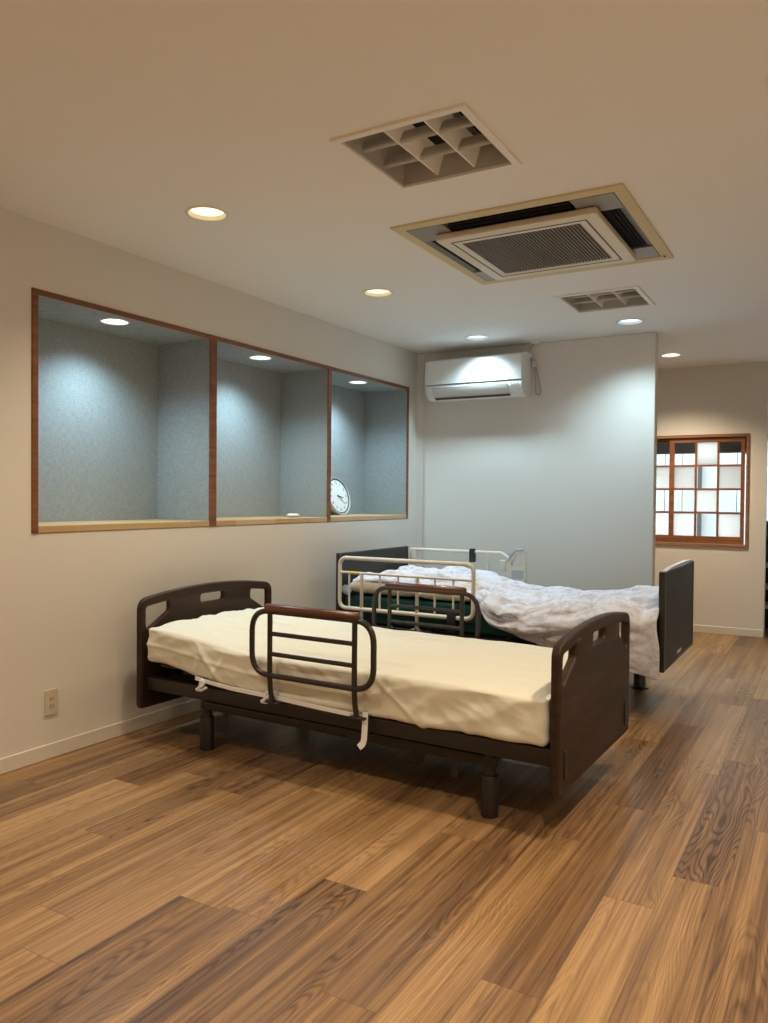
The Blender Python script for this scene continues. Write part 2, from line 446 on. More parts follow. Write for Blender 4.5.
# left wall around the three niches
mb = MB()
mb.box(-.1, 0, Y0, NY0, 0, H); mb.box(-.1, 0, NY1, Y1, 0, H); mb.box(-.1, 0, NY0, NY1, 0, NZ0); mb.box(-.1, 0, NY0, NY1, NZ1, H)
struct('wall_left', mb, M['wall'], 0)
# niche linings
comps = [(2.268, 3.384), (3.437, 4.581), (4.618, 5.752)]
mb = MB()
mb.box(-ND-.03, -ND, NY0-.02, NY1+.02, 1.0, 2.2)
for y0, y1 in ((NY0-.02, 2.268), (3.384, 3.437), (4.581, 4.618), (5.752, NY1+.02)): mb.box(-ND, -0.004, y0, y1, 1.0, 2.2)
struct('wall_niche', mb, M['weave'], 0)
N_L = [(-0.130, 2.815), (-0.130, 3.995), (-0.140, 5.200)]
mb = MB(); mb.plate([(-ND, NY0), (-.004, NY0), (-.004, NY1), (-ND, NY1)], [circ(x, y, 0.068, 32) for x, y in N_L], 0.01, mtx=Matrix.Translation((0, 0, 2.126)))
struct('ceiling_niche', mb, M['weave'], 0)
mb = MB(); mb.box(-ND, -.004, NY0, NY1, 2.22, 2.26); struct('ceiling_niche_deck', mb, M['blackmatt'], 0)
# reddish frame and pale sill boards
mb = MB()
for y0, y1 in ((NY0, 2.270), (3.382, 3.439), (4.579, 4.620), (5.750, NY1)): mb.box(-.003, .007, y0, y1, NZ0, NZ1, 0.002, 1)
mb.box(-.003, .0065, NY0, NY1, NZ1-.026, NZ1, 0.002, 1)
struct('trim_1', mb, M['trim_wood'], 0)
for i, (y0, y1) in enumerate(comps):
    mb = MB(); mb.box(-ND, .005, y0+.002, y1-.002, NZ0+.002, NZ0+.034, 0.002, 1)
    struct('trim_%d' % (i+2), mb, M['sill'], 0)

# partition, far wall, right wall, rear wall
mb = MB(); mb.box(0.0, XP, YB, YB+.10, 0, H, 0.004, 1); struct('wall_back', mb, M['wall'], 0)
mb = MB(); mb.prism([(0, YB), (0, YB-.042), (.042, YB)], 0, H, lambda p, q, w: (p, q, w)); struct('wall_corner', mb, M['wall'], 0)
XE = 2.566
WX0, WX1, WZ0, WZ1 = 0.80, 2.4288, 0.7943, 1.8214
mb = MB()
mb.box(0, WX0, YF, YF+.12, 0, H); mb.box(WX1, XE, YF, YF+.12, 0, H); mb.box(WX0, WX1, YF, YF+.12, 0, WZ0); mb.box(WX0, WX1, YF, YF+.12, WZ1, H)
struct('wall_far', mb, M['wall'], 0)
mb = MB(); mb.box(2.40, 2.47, YF+.12, Y1, 0, H); mb.box(2.40, XE-.001, YF+.119, YF+.125, 0, H); struct('wall_porch', mb, M['wall'], 0)
mb = MB(); mb.box(X1, X1+.1, Y0, Y1, 0, H); struct('wall_right', mb, M['wall'], 0)
mb = MB(); mb.box(-.1, X1+.1, Y0-.1, Y0, 0, H); struct('wall_rear', mb, M['wall'], 0)

def baseboard(name, boxes):
    mb = MB()
    for x0, x1, y0, y1 in boxes: mb.box(x0, x1, y0, y1, 0, .070, .003, 1)
    struct(name, mb, M['baseboard'], 0)
baseboard('baseboard_left', [(0, .008, Y0, YB-.04)])
baseboard('baseboard_back', [(.04, XP, YB-.008, YB)])
baseboard('baseboard_far', [(0, XE, YF-.008, YF)])
baseboard('baseboard_right', [(X1-.008, X1, Y0, Y1)])

# glazed entrance beyond the far wall's free end
mb = MB()
for x0, x1 in ((2.47, 2.50), (3.08, 3.14), (3.68, 3.73)): mb.box(x0, x1, Y1-.05, Y1, 0, H)
mb.box(2.50, 3.68, Y1-.048, Y1-.002, 0, .95); mb.box(2.50, 3.68, Y1-.048, Y1-.002, 1.80, H)
struct('door_1', mb, M['alu'], 0)
mb = MB(); mb.box(2.50, 3.68, Y1-.028, Y1-.022, .95, 1.80); struct('door_1_glass', mb, M['glass'], 0)

# ------------------------------------------------------------------ lattice window in the far wall
mb = MB(); cs = .024
mb.box(WX0, WX0+cs, YF-.014, YF+.10, WZ0, WZ1, .002, 1); mb.box(WX1-cs, WX1, YF-.014, YF+.10, WZ0, WZ1, .002, 1)
mb.box(WX0, WX1, YF-.0145, YF+.10, WZ1-.026, WZ1, .002, 1); mb.box(WX0, WX1, YF-.0145, YF+.10, WZ0, WZ0+.026, .002, 1)
struct('window_1', mb, M['casing_wood'], 0)
def sash(x0, x1, yc, clear, nm):
    """sliding lattice sash: stiles, rails, bars; 3 x 4 panes, some clear and some frosted"""
    z0, z1 = WZ0+.028, WZ1-.028
    st, topr, botr = .043, .040, .066
    mb = MB()
    mb.box(x0, x0+st, yc-.014, yc+.014, z0, z1); mb.box(x1-.031, x1, yc-.014, yc+.014, z0, z1)
    mb.box(x0+st, x1-.031, yc-.013, yc+.013, z1-topr, z1); mb.box(x0+st, x1-.031, yc-.013, yc+.013, z0, z0+botr)
    xs = [x0+st + (x1-.031-x0-st)*k/3 for k in range(4)]
    zs = [z0+botr + (z1-topr-z0-botr)*k/4 for k in range(5)]
    for x in xs[1:3]: mb.box(x-.009, x+.009, yc-.010, yc+.010, zs[0], zs[4])
    for z in zs[1:4]: mb.box(x0+st, x1-.031, yc-.0095, yc+.0095, z-.009, z+.009)
    struct(nm, mb, M['sash_wood'], 0)
    g, fr = MB(), MB()
    for i in range(3):
        for j in range(4):
            tgt = g if (i, 3-j) in clear else fr
            tgt.box(xs[i], xs[i+1], yc-.002, yc+.002, zs[j], zs[j+1])
    struct(nm + '_clear_panes', g, M['glass'], 0); struct(nm + '_frosted_panes', fr, M['frosted'], 0)
CL = {(0, 0), (2, 0), (1, 1), (0, 2), (2, 2), (1, 3)}
sash(1.745, 2.391, YF+.022, CL, 'window_1_sash_front')
sash(WX0+cs, 1.778, YF+.060, CL, 'window_1_sash_behind')

# outside, seen through the panes
mb = MB(); mb.box(-4, 8, Y1+.16, 16, -.12, -.02); mb.box(-4, 2.39, YF+.125, Y1+.16, -.12, -.02); struct('ground', mb, M['concrete'], 0)
fence = thing('garden_fence', 'white board fence outside behind the lattice window', 'fence', (0, 10.4, 0))
mb = MB()
for k in range(-14, 16):
    xx = 1.626 + k*.420
    mb.box(xx-.206, xx-.004, 0, .02, 0, 2.6, .002, 1); mb.box(xx+.004, xx+.206, 0, .02, 0, 2.6, .002, 1)
mb.build('board_panel', M['fence'], fence, 0)
mb = MB(); mb.box(-3.5, 7.5, .021, .05, .4, .48); mb.box(-3.5, 7.5, .021, .05, 2.1, 2.18); mb.box(-4.2, 7.8, .0205, .024, 0, 2.58); mb.build('rail', M['fence_post'], fence, 0)  # two rails plus an added dark backing sheet that stops light through the gaps
for xx in (1.626, -.47, 3.72):
    mb = MB(); mb.box(xx-.022, xx+.022, -.045, -.001, -.02, 2.6); mb.build('post', M['fence_post'], fence, 0)
aw = thing('awning', 'dark slatted awning outside above the lattice window', 'awning', (1.2, 8.0, 0))
for k in range(5):
    mb = MB(); mb.box(-1.3, 1.15, -.12+k*.075, -.07+k*.075, 1.665+k*.028, 1.70+k*.030); mb.build('slat', M['awning'], aw, 0)
mb = MB()
for x in (-1.32, 1.15): mb.box(x, x+.03, -.179, .30, 1.66, 1.86)
mb.box(-1.3, 1.15, .245, .27, 1.68, 1.86); mb.build('frame', M['awning'], aw, 0)
sh = thing('shoe_shelf', 'dark open shelf with pale boards by the glazed entrance', 'shelf', (2.475, 8.02, 0))
mb = MB(); mb.box(0, .34, .30, .33, 0, 1.0); mb.box(0, .02, 0, .30, 0, 1.0); mb.box(.32, .34, 0, .30, 0, 1.0); mb.box(0, .34, 0, .33, 1.0, 1.03); mb.build('carcass', M['shelf_dark'], sh, 0)
for z in (.22, .40, .60):
    mb = MB(); mb.box(.02, .32, .004, .30, z, z+.03); mb.build('shelf_board', M['shelf_pale'], sh, 0)

# ------------------------------------------------------------------ downlights
def downlight(x, y, z, r, label, lampm, color, power, size=128, blend=1.0, group=None):
    t_ = thing('downlight', label, 'downlight', (x, y, z), 0, group)
    mb = MB(); mb.lathe([(r*1.0, .020), (r*1.0, -.001), (r*1.02, -.004), (r*1.12, -.005), (r*1.17, -.002), (r*1.17, .0), (r*1.03, .0), (r*1.03, .020)], 40, close=True)
    mb.build('trim_ring', M['ring_white'], t_, 50)
    mb = MB(); mb.lathe([(r*.999, .019), (r*.93, .045), (r*.80, .085), (0, .086)], 40); mb.build('reflector', M['ring_white'], t_, 50)
    mb = MB(); mb.lathe([(0, .010), (r*.55, .0105), (r*.90, .014), (r*.90, .017), (0, .017)], 40); mb.build('lamp', lampm, t_, 50)
    ld = bpy.data.lights.new('downlight_beam', 'SPOT'); ld.energy = power; ld.color = color
    ld.spot_size = radians(size); ld.spot_blend = blend; ld.shadow_soft_size = r*.6
    lo = bpy.data.objects.new('downlight_beam', ld); COL.objects.link(lo); lo.parent = t_; lo.location = (0, 0, -.012)
    return t_
downlight(*D_IN[0], H, .080, 'large warm round downlight in the ceiling above the left niche, nearest the camera', M['lamp_warm'], WARM, P_WARM)
downlight(*D_IN[1], H, .080, 'warm round ceiling downlight left of the ceiling cassette air conditioner', M['lamp_warm'], WARM, P_WARM)
downlight(*D_IN[2], H, .080, 'cool white round ceiling downlight just above the wall air conditioner', M['lamp_cool'], COOL, P_COOL*.85)
downlight(*D_IN[3], H, .080, 'cool white round ceiling downlight beside the small louvered light', M['lamp_cool'], COOL, P_COOL*.85)
downlight(*D_IN[4], H, .075, 'small bright downlight in the hallway ceiling before the lattice window', M['lamp_hall'], WARM, P_HALL)
for x, y in D_FILL:
    cool = y > 5
    downlight(x, y, H, .080, 'added warm round fill downlight in the ceiling outside the view' if not cool else 'added cool round fill downlight in the ceiling right of the view', M['lamp_cool'] if cool else M['lamp_warm'], COOL if cool else WARM, P_COOL if cool else P_FILL*(1.35 if x > 2 and y < 2 else (.5 if y > 4 else (1.0 if y > 2 else .7))), group='added fill downlights outside the view')
for (x, y), w in zip(N_L, ('left', 'middle', 'right')):
    downlight(x, y, 2.121, .066, 'small bright white downlight in the roof of the %s wall niche' % w, M['lamp_white'], COOL, P_NICHE, 135, 1.0, 'niche downlights')

# ------------------------------------------------------------------ louvered ceiling lights (off)
def louver_light(x0, x1, y0, y1, label):
    w, d = x1-x0, y1-y0
    t_ = thing('louvered_light', label, 'ceiling light', (x0, y0, H), 0, 'louvered ceiling lights')
    mb = MB(); mb.plate([(0, 0), (w, 0), (w, d), (0, d)], [[(.022, .022), (w-.022, .022), (w-.022, d-.022), (.022, d-.022)]], .014, .003, Matrix.Translation((0, 0, -.003)))
    mb.build('frame', M['louver_white'], t_, 30)
    e = .0225; dep = .135
    mb = MB()
    A = [(e, e), (w-e, e), (w-e, d-e), (e, d-e)]
    lo = [mb.bm.verts.new((x, y, 0)) for x, y in A]; hi = [mb.bm.verts.new((x*.90+w*.05, y*.90+d*.05, dep)) for x, y in A]
    for k in range(4): mb.bm.faces.new((lo[k], lo[(k+1) % 4], hi[(k+1) % 4], hi[k]))
    mb.bm.faces.new(hi)
    mb.build('housing', M['louver_inner'], t_, 0)
    for fx in (.47, .84):
        mb = MB(); mb.box(w*fx-.034, w*fx+.034, d*.075, d*.925, dep-.050, dep-.002); mb.build('tube_slot', M['duct_black'], t_, 0)
    hb, zl = .060, .014
    for k in (1, 2):      # rounded blades across, flaring reflector blades along
        yc = e + (d-2*e)*k/3
        prof = [(.011*cos(an_), zl+.011+.011*sin(an_)) for an_ in [pi + pi*q/8 for q in range(9)]] + [(.008, zl+.022), (.003, zl+.040), (-.003, zl+.040), (-.008, zl+.022)]
        mb = MB(); mb.prism(prof, e+.004, w-e-.004, lambda p, q, s_: (s_, yc+p, q)); mb.build('louver_blade', M['louver_inner'], t_, 40)
    for k in (1, 2):
        xc = e + (w-2*e)*k/3
        prof = [(-.003, zl-.002), (.003, zl-.002), (.014, zl+.03), (.034, zl+hb+.012), (-.034, zl+hb+.012), (-.014, zl+.03)]
        mb = MB(); mb.prism(prof, e+.004, d-e-.004, lambda p, q, s_: (xc+p, s_, q)); mb.build('louver_blade', M['louver_white'], t_, 0)
louver_light(*GR[0], 'larger-looking unlit square louvered light, nearest in the ceiling')
louver_light(*GR[1], 'smaller-looking unlit louvered light between the cassette and the partition wall')

# ------------------------------------------------------------------ ceiling cassette air conditioner
cx, cy = (CAS[0]+CAS[1])/2, (CAS[2]+CAS[3])/2
hw, hd = (CAS[1]-CAS[0])/2, (CAS[3]-CAS[2])/2
ca = thing('cassette_air_conditioner', 'square yellowed cassette air conditioner set in the ceiling', 'air conditioner', (cx, cy, H))
mb = MB(); iw, idp = .475, .480
mb.plate([(-hw, -hd), (hw, -hd), (hw, hd), (-hw, hd)], [[(-iw, -idp), (iw, -idp), (iw, idp), (-iw, idp)]], .012, .003, Matrix.Translation((0, 0, -.004)))
mb.build('surround_frame', M['yellowed'], ca, 30)
# grey sloping ring with four outlets
mb = MB()
pl = .405
def ring_pt(s_, z_): return [(-s_, -s_, z_), (s_, -s_, z_), (s_, s_, z_), (-s_, s_, z_)]
lo = [mb.bm.verts.new((x*1.0, y*1.01, z_)) for x, y, z_ in ring_pt(.476, -.008)]
md = [mb.bm.verts.new(p) for p in ring_pt(.445, .004)]
hi = [mb.bm.verts.new(p) for p in ring_pt(.340, .012)]
for A, B in ((lo, md), (md, hi)):
    for k in range(4): mb.bm.faces.new((A[k], A[(k+1) % 4], B[(k+1) % 4], B[k]))
mb.bm.faces.new(hi)
mb.build('outlet_ring', M['cassette_grey'], ca, 0)
for k in range(4):
    R_m = Matrix.Rotation(k*pi/2, 4, 'Z')
    mb = MB(); mb.box(-.275, .275, -.440, -.350, -.004, .0135, mtx=R_m); o_ = mb.build('outlet_slot', M['duct_black'], ca, 0)
    mb = MB(); mb.box(-.272, .272, -.408, -.402, -.010, -.003, mtx=R_m); mb.box(-.272, .272, -.425, -.421, -.010, -.003, mtx=R_m); mb.build('outlet_vane', M['duct_black'], o_, 0)
    mb = MB(); mb.prism([(-.468, -.468), (-.29, -.468), (-.29, -.37), (-.37, -.29), (-.468, -.29)], -.0085, -.004, lambda p, q, w: tuple(R_m @ Vector((p, q, w)))); mb.build('corner_cover', M['cassette_corner'], ca, 0)
# dropped intake panel
mb = MB(); mb.plate(rpoly([(-.368, -.368), (.368, -.368), (.368, .368), (-.368, .368)], .012), [[(-.283, -.283), (.283, -.283), (.283, .283), (-.283, .283)]], .030, .006, Matrix.Translation((0, 0, -.027)))
pn = mb.build('intake_panel', M['cassette_cream'], ca, 30)
mb = MB(); mb.plate([(-.318, -.318), (.318, -.318), (.318, .318), (-.318, .318)], [[(-.312, -.312), (.312, -.312), (.312, .312), (-.312, .312)]], .002, 0, Matrix.Translation((0, 0, -.0425))); mb.build('panel_seam', M['ac_dark'], pn, 0)
mb = MB(); mb.box(-.278, .278, -.278, .278, -.026, -.022); mb.build('filter', M['filter'], ca, 0)
mb = MB()
for k in range(36):
    p = -.276 + k*.0158; mb.box(p-.0042, p+.0042, -.284, .284, -.041, -.032)
for k in range(5):
    p = -.24 + k*.12; mb.box(-.284, .284, p-.0015, p+.0015, -.036, -.030)
mb.build('intake_grille', M['grille_brown'], ca, 0)
mb = MB(); mb.box(hw-.030, hw-.020, hd-.095, hd-.070, -.0185, -.0170); mb.build('badge', M['ac_dark'], ca, 0)

# ------------------------------------------------------------------ wall air conditioner
ac = thing('wall_air_conditioner', 'white split air conditioner high on the back partition wall', 'air conditioner', (.591, YB, 2.02))
AX = .414
body = [(0, .345), (-.10, .345), (-.17, .335), (-.205, .318), (-.222, .295), (-.222, .118), (-.228, .098), (-.222, .070), (-.195, .030), (-.165, .008), (-.10, .0), (0, .012)]
mb = MB(); mb.prism(body, -AX, AX, lambda p, q, w: (w, p, q))
bd = mb.build('housing', M['ac_white'], ac, 30)
mb = MB(); mb.plate(rpoly([(-AX+.002, .124), (AX-.002, .124), (AX-.002, .310), (-AX+.002, .310)], .006), [], .012, .004, Matrix(((1, 0, 0, 0), (0, 0, -1, -.229), (0, 1, 0, 0), (0, 0, 0, 1))))
mb.build('front_panel', M['ac_white'], ac, 30)
fl_ = lambda p, q, w: (w, p, q)
mb = MB(); mb.prism([(-.2345, .090), (-.2305, .090), (-.190, .019), (-.1945, .017), (-.2255, .062)], -.355, .300, fl_); fp = mb.build('outlet_flap', M['ac_flap'], ac, 30)
mb = MB(); mb.prism([(-.1985, .016), (-.186, .016), (-.166, .006), (-.172, .003)], -.345, .305, fl_); mb.prism([(-.2335, .0935), (-.2275, .0935), (-.2275, .0905), (-.2335, .0905)], -.355, .300, fl_); mb.build('outlet_gap', M['ac_dark'], ac, 0)
mb = MB(); mb.box(-AX+.003, AX-.003, -.2272, -.21, .1165, .1215); mb.build('panel_gap', M['ac_dark'], ac, 0)
mb = MB()
for k, (xx, ww) in enumerate(((.322, .018), (.350, .018), (.376, .012))): mb.box(xx, xx+ww, -.2292, -.2270, .082, .092)
mb.build('indicator', M['grey_plastic'], ac, 0)
# cord from the ceiling rose to the side of the unit
cd = thing('power_cord', 'thin off-white cord looping from a ceiling plate beside the wall air conditioner', 'cord', (1.03, YB-.05, 2.0))
mb = MB(); mb.lathe([(0, .450), (.045, .450), (.045, .441), (.038, .434), (0, .433)], 28, (.03, -.02, 0)); mb.build('ceiling_plate', M['white_plastic'], cd, 40)
mb = MB(); mb.tube(round_path([(.02, -.02, .436), (-.02, .01, .41), (-.035, .02, .36), (-.010, .025, .305), (.0, .03, .29)], .03), .0055, 8)
mb.tube(round_path([(.003, .032, .285), (.010, .035, .20), (.012, .038, .06), (.03, .038, .035), (.055, .038, .045), (.055, .038, .08), (.028, .038, .20), (.012, .036, .27)], .03), .0045, 8)
mb.build('flex', M['cord'], cd, 50)
mb = MB(); mb.box(-.014, .016, .016, .047, .262, .302, .004, 2); mb.build('plug', M['white_plastic'], cd, 40)

# ------------------------------------------------------------------ wall outlet
ou = thing('wall_outlet', 'ivory double socket plate low on the left wall', 'outlet', (0, 2.339, .261))
mb = MB(); mb.plate(rpoly([(-.033, -.0575), (.033, -.0575), (.033, .0575), (-.033, .0575)], .004), [], .007, .002, Matrix(((0, 0, 1, .0036), (1, 0, 0, 0), (0, 1, 0, 0), (0, 0, 0, 1)))); mb.build('plate', M['outlet'], ou, 30)
for z in (.016, -.017):
    mb = MB(); mb.box(.006, .0085, -.011, .011, z-.013, z+.013, .001, 1); s_ = mb.build('socket', M['outlet_in'], ou, 0)
    mb = MB(); mb.box(.008, .0089, -.0075, -.005, z-.005, z+.006); mb.box(.008, .0089, .005, .0075, z-.005, z+.006); mb.build('slot', M['ac_dark'], s_, 0)

# ------------------------------------------------------------------ clock and puck in the niches
tilt = radians(15)
ck = thing('wall_clock', 'round white-faced clock leaning against the back of the right niche', 'clock', (-.285, 5.222, NZ0+.034))
CM = Matrix.Translation((0, 0, 0)) @ Matrix.Rotation(-tilt, 4, 'Y') @ Matrix.Translation((0, 0, .157)) @ Matrix(((0, 0, 1, 0), (1, 0, 0, 0), (0, 1, 0, 0), (0, 0, 0, 1))) @ Matrix.Scale(1.065, 4)
# clock plane: x = right as seen, y = up, z towards the viewer
mb = MB(); mb.lathe([(0, -.042), (.128, -.042), (.140, -.034), (.1445, -.004), (.130, -.004)], 64, mtx=CM); mb.build('case', M['clock_side'], ck, 40)
mb = MB(); mb.lathe([(.146, -.010), (.1475, .0), (.1455, .004), (.139, .002), (.131, -.006), (.131, -.010)], 64, mtx=CM, close=True); mb.build('rim', M['clock_rim'], ck, 50)
mb = MB(); mb.lathe([(0, -.0045), (.1315, -.0045)], 64, mtx=CM); mb.build('dial', M['clock_face'], ck, 0)
for k in range(1, 13):
    mb = MB()
    cu = bpy.data.curves.new('num', 'FONT'); cu.body = str(k); cu.size = .030; cu.align_x = 'CENTER'; cu.align_y = 'CENTER'; cu.extrude = .0004
    ob = bpy.data.objects.new('num', cu); COL.objects.link(ob)
    me = bpy.data.meshes.new_from_object(ob.evaluated_get(bpy.context.evaluated_depsgraph_get()))
    bpy.data.objects.remove(ob); bpy.data.curves.remove(cu)
    an = pi/2 - k*pi/6
    me.transform(CM @ Matrix.Translation((.102*cos(an), .102*sin(an), -.0035))); mb.bm.from_mesh(me); bpy.data.meshes.remove(me)
    mb.build('numeral', M['clock_ink'], ck, 0)
def hand(name, ang_clock, l0, l1, w, z):
    R_m = CM @ Matrix.Rotation(-radians(ang_clock), 4, 'Z')
    mb = MB(); mb.box(-w/2, w/2, -l0, l1, z, z+.001, mtx=R_m); return mb.build(name, M['clock_ink'], ck, 0)
mb = MB(); mb.lathe([(.1255, -.0042), (.131, -.0042), (.1345, .000), (.1300, .0005), (.1255, -.0030)], 64, mtx=CM, close=True); mb.build('bezel', M['clock_bezel'], ck, 50)
hand('hour_hand', 101, .012, .060, .0060, -.0025); hand('minute_hand', 132, .016, .092, .0040, -.0012)
mb = MB(); mb.lathe([(0, .001), (.006, .001), (.006, -.004)], 20, mtx=CM); mb.build('hub', M['clock_ink'], ck, 40)
mb = MB(); mb.lathe([(0, .0), (.034, .0), (.046, .006), (.050, .013), (.045, .021), (.030, .026), (0, .027)], 40)
pk = mb.build('white_puck', M['white_plastic'], None, 50); pk.scale = (.75, 1.15, 1); pk.location = (-.15, 4.385, NZ0+.034)
tag(pk, 'small low white oval object lying on the sill of the middle niche', 'device')

# ------------------------------------------------------------------ brown care bed
B1 = (0.149, 2.717, -0.019)
def board_outline(ins):
    Wd, zb, zt, rise = .984, .160, .704, .040
    pts = [(ins, zb+ins), (Wd-ins, zb+ins)]
    top = []
    for k in range(25):
        v = Wd-ins - (Wd-2*ins)*k/24
        top.append((v, zt - ins + rise*(1-((v-Wd/2)/(Wd/2))**2)))
    path = [(p[0], p[1], 0) for p in pts + top]
    rad = [.012, .012, .055] + [0]*23 + [.055]
    # radius needs longer neighbours: drop the arch points next to the corners
    keep = [0, 1, 2] + list(range(6, 23)) + [26]
    return [(p.x, p.y) for p in round_path([path[i] for i in keep], [rad[i] for i in keep], 7, True)]
g_ = .008
SLOTS = [rpoly([(.036-g_, .532-g_), (.192+g_, .626-g_*.4), (.192+g_, .684+g_), (.036-g_, .664+g_)], .034, 6),
         rpoly([(.402-g_, .642-g_), (.582+g_, .642-g_), (.582+g_, .692+g_), (.402-g_, .692+g_)], .034, 6),
         rpoly([(.948+g_, .532-g_), (.792-g_, .626-g_*.4), (.792-g_, .684+g_), (.948+g_, .664+g_)][::-1], .034, 6)]
bed = thing('care_bed', 'dark brown wooden care bed with arched cut-out boards, nearest the camera', 'bed', (B1[0], B1[1], 0), B1[2])
def board(uc, name):   # uc: centre along the bed
    mb = MB(); mb.plate(board_outline(.012), SLOTS, .036, .010, Matrix.Translation((uc, 0, 0)) @ VZU)
    o_ = mb.build(name, M['walnut'], bed, 40)
    return o_
hbd = board(.006, 'headboard'); hbd.scale = (1, 1.028, 1.004); fbd = board(2.132, 'footboard')
for v in (.066, .900):
    mb = MB(); mb.plate(rpoly([(v-.011, .212), (v+.011, .212), (v+.011, .318), (v-.011, .318)], .010, 4), [], .007, .002, Matrix.Translation((2.152, 0, 0)) @ VZU)
    mb.build('latch_cover', M['black'], fbd, 40)
mb = MB()
for v in (.030, .916): mb.box(.036, 2.114, v, v+.038, .258, .322, .006, 2)
mb.box(.036, .090, .068, .916, .262, .312); mb.box(2.06, 2.114, .068, .916, .262, .312); mb.box(1.03, 1.08, .068, .916, .262, .312)
mb.build('side_frame', M['brown_steel'], bed, 40)
mb = MB()
def lift(u): return .070*(1-sst(.05, .80, u))
for k in range(13):
    u0 = .10 + k*.155; z0 = .318 + lift(u0+.06)
    mb.box(u0, u0+.125, .060, .924, z0-.012, z0+.006, .003, 1)
for v in (.16, .80):
    mb.tube([(.10, v, .300+lift(.1)), (.45, v, .300+lift(.45)), (.8, v, .302), (1.95, v, .302)], .011, 8)
mb.build('mattress_deck', M['black'], bed, 30)
mb = MB()
for v in (.085, .865): mb.box(.345, 1.875, v, v+.034, .196, .236, .005, 2)
for u in (.365, 1.82): mb.box(u, u+.04, .119, .865, .198, .234, .004, 1)
mb.build('base_frame', M['brown_steel'], bed, 40)
mb = MB()
for u in (.62, 1.46):
    for v in (.20, .75): mb.tube([(u, v, .215), (u+.16, v, .295)], .016, 10)
mb.box(.66, 1.02, .44, .54, .14, .205, .01, 2); mb.box(1.12, 1.46, .44, .54, .14, .205, .01, 2); mb.tube([(1.02, .49, .172), (1.12, .49, .172)], .018, 12)
mb.tube([(.62, .12, .215), (.62, .865, .215)], .014, 10); mb.tube([(1.46, .12, .215), (1.46, .865, .215)], .014, 10)
mb.build('lift_mechanism', M['black'], bed, 40)
for u, w in ((.50, .028), (1.70, .030), (1.50, .05)):
    mb = MB()
    if w < .05: mb.box(u-w/2, u+w/2, .092, .096, .125, .197, .001, 1)
    else: mb.plate(rpoly([(u-.045, .20), (u-.045, .145), (u-.02, .13), (u+.03, .14), (u+.045, .20)], .015), [], .008, .002, Matrix(((1, 0, 0, 0), (0, 0, -1, .14), (0, 1, 0, 0), (0, 0, 0, 1))))
    mb.build('bracket', M['brown_steel'], bed, 40)
for u in (.369, 1.842):
    for v in (.108, .876):
        mb = MB(); mb.lathe([(0, 0), (.031, 0), (.034, .003), (.034, .154), (.031, .159), (.024, .160), (.024, .262), (0, .262)], 28, (u, v, 0)); mb.build('leg', M['brown_steel'], bed, 40)
def grip_rail(parent, v, sgn, u0=.772):
    """bent tube loop with two posts, two cross bars and a wooden hand grip; sgn points outward"""
    L_ = u0
    mb = MB()
    lp = round_path([(L_+.30, v, .724), (L_, v, .724), (L_, v, .447), (L_+.629, v, .447), (L_+.629, v, .724), (L_+.295, v, .724)], .095, 8)
    mb.tube(lp, .0125, 12)
    loop = mb.build('grip_rail', M['bronze_tube'], parent, 50)
    for du in (.100, .538):
        mb = MB(); mb.tube(round_path([(L_+du, v, .735), (L_+du, v, .445), (L_+du+.001, v-sgn*.004, .385), (L_+du+.002, v-sgn*.016, .330)], .03), .0115, 12)
        va, vb = sorted((v-sgn*.002, v-sgn*.090))
        mb.box(L_+du-.032, L_+du+.045, va, vb, .3225, .331, .003, 1)
        mb.build('post', M['bronze_tube'], loop, 50)
    for z in (.628, .540):
        mb = MB(); mb.tube([(L_+.100, v, z), (L_+.538, v, z)], .0100, 10); mb.build('cross_bar', M['bronze_tube'], loop, 50)
    mb = MB()
    a_, b_2 = L_+.076, L_+.560
    mb.tube([(a_, v, .738), (a_+.006, v, .738), (a_+.012, v, .738), (b_2-.012, v, .738), (b_2-.006, v, .738), (b_2, v, .738)], .019, 16, radii=[.012, .0175, .0195, .0195, .0175, .012])
    mb.build('hand_grip', M['grip_wood'], loop, 50)
    return loop
grip_rail(bed, -.036, -1, .772)
grip_rail(bed, 1.020, 1, .742)

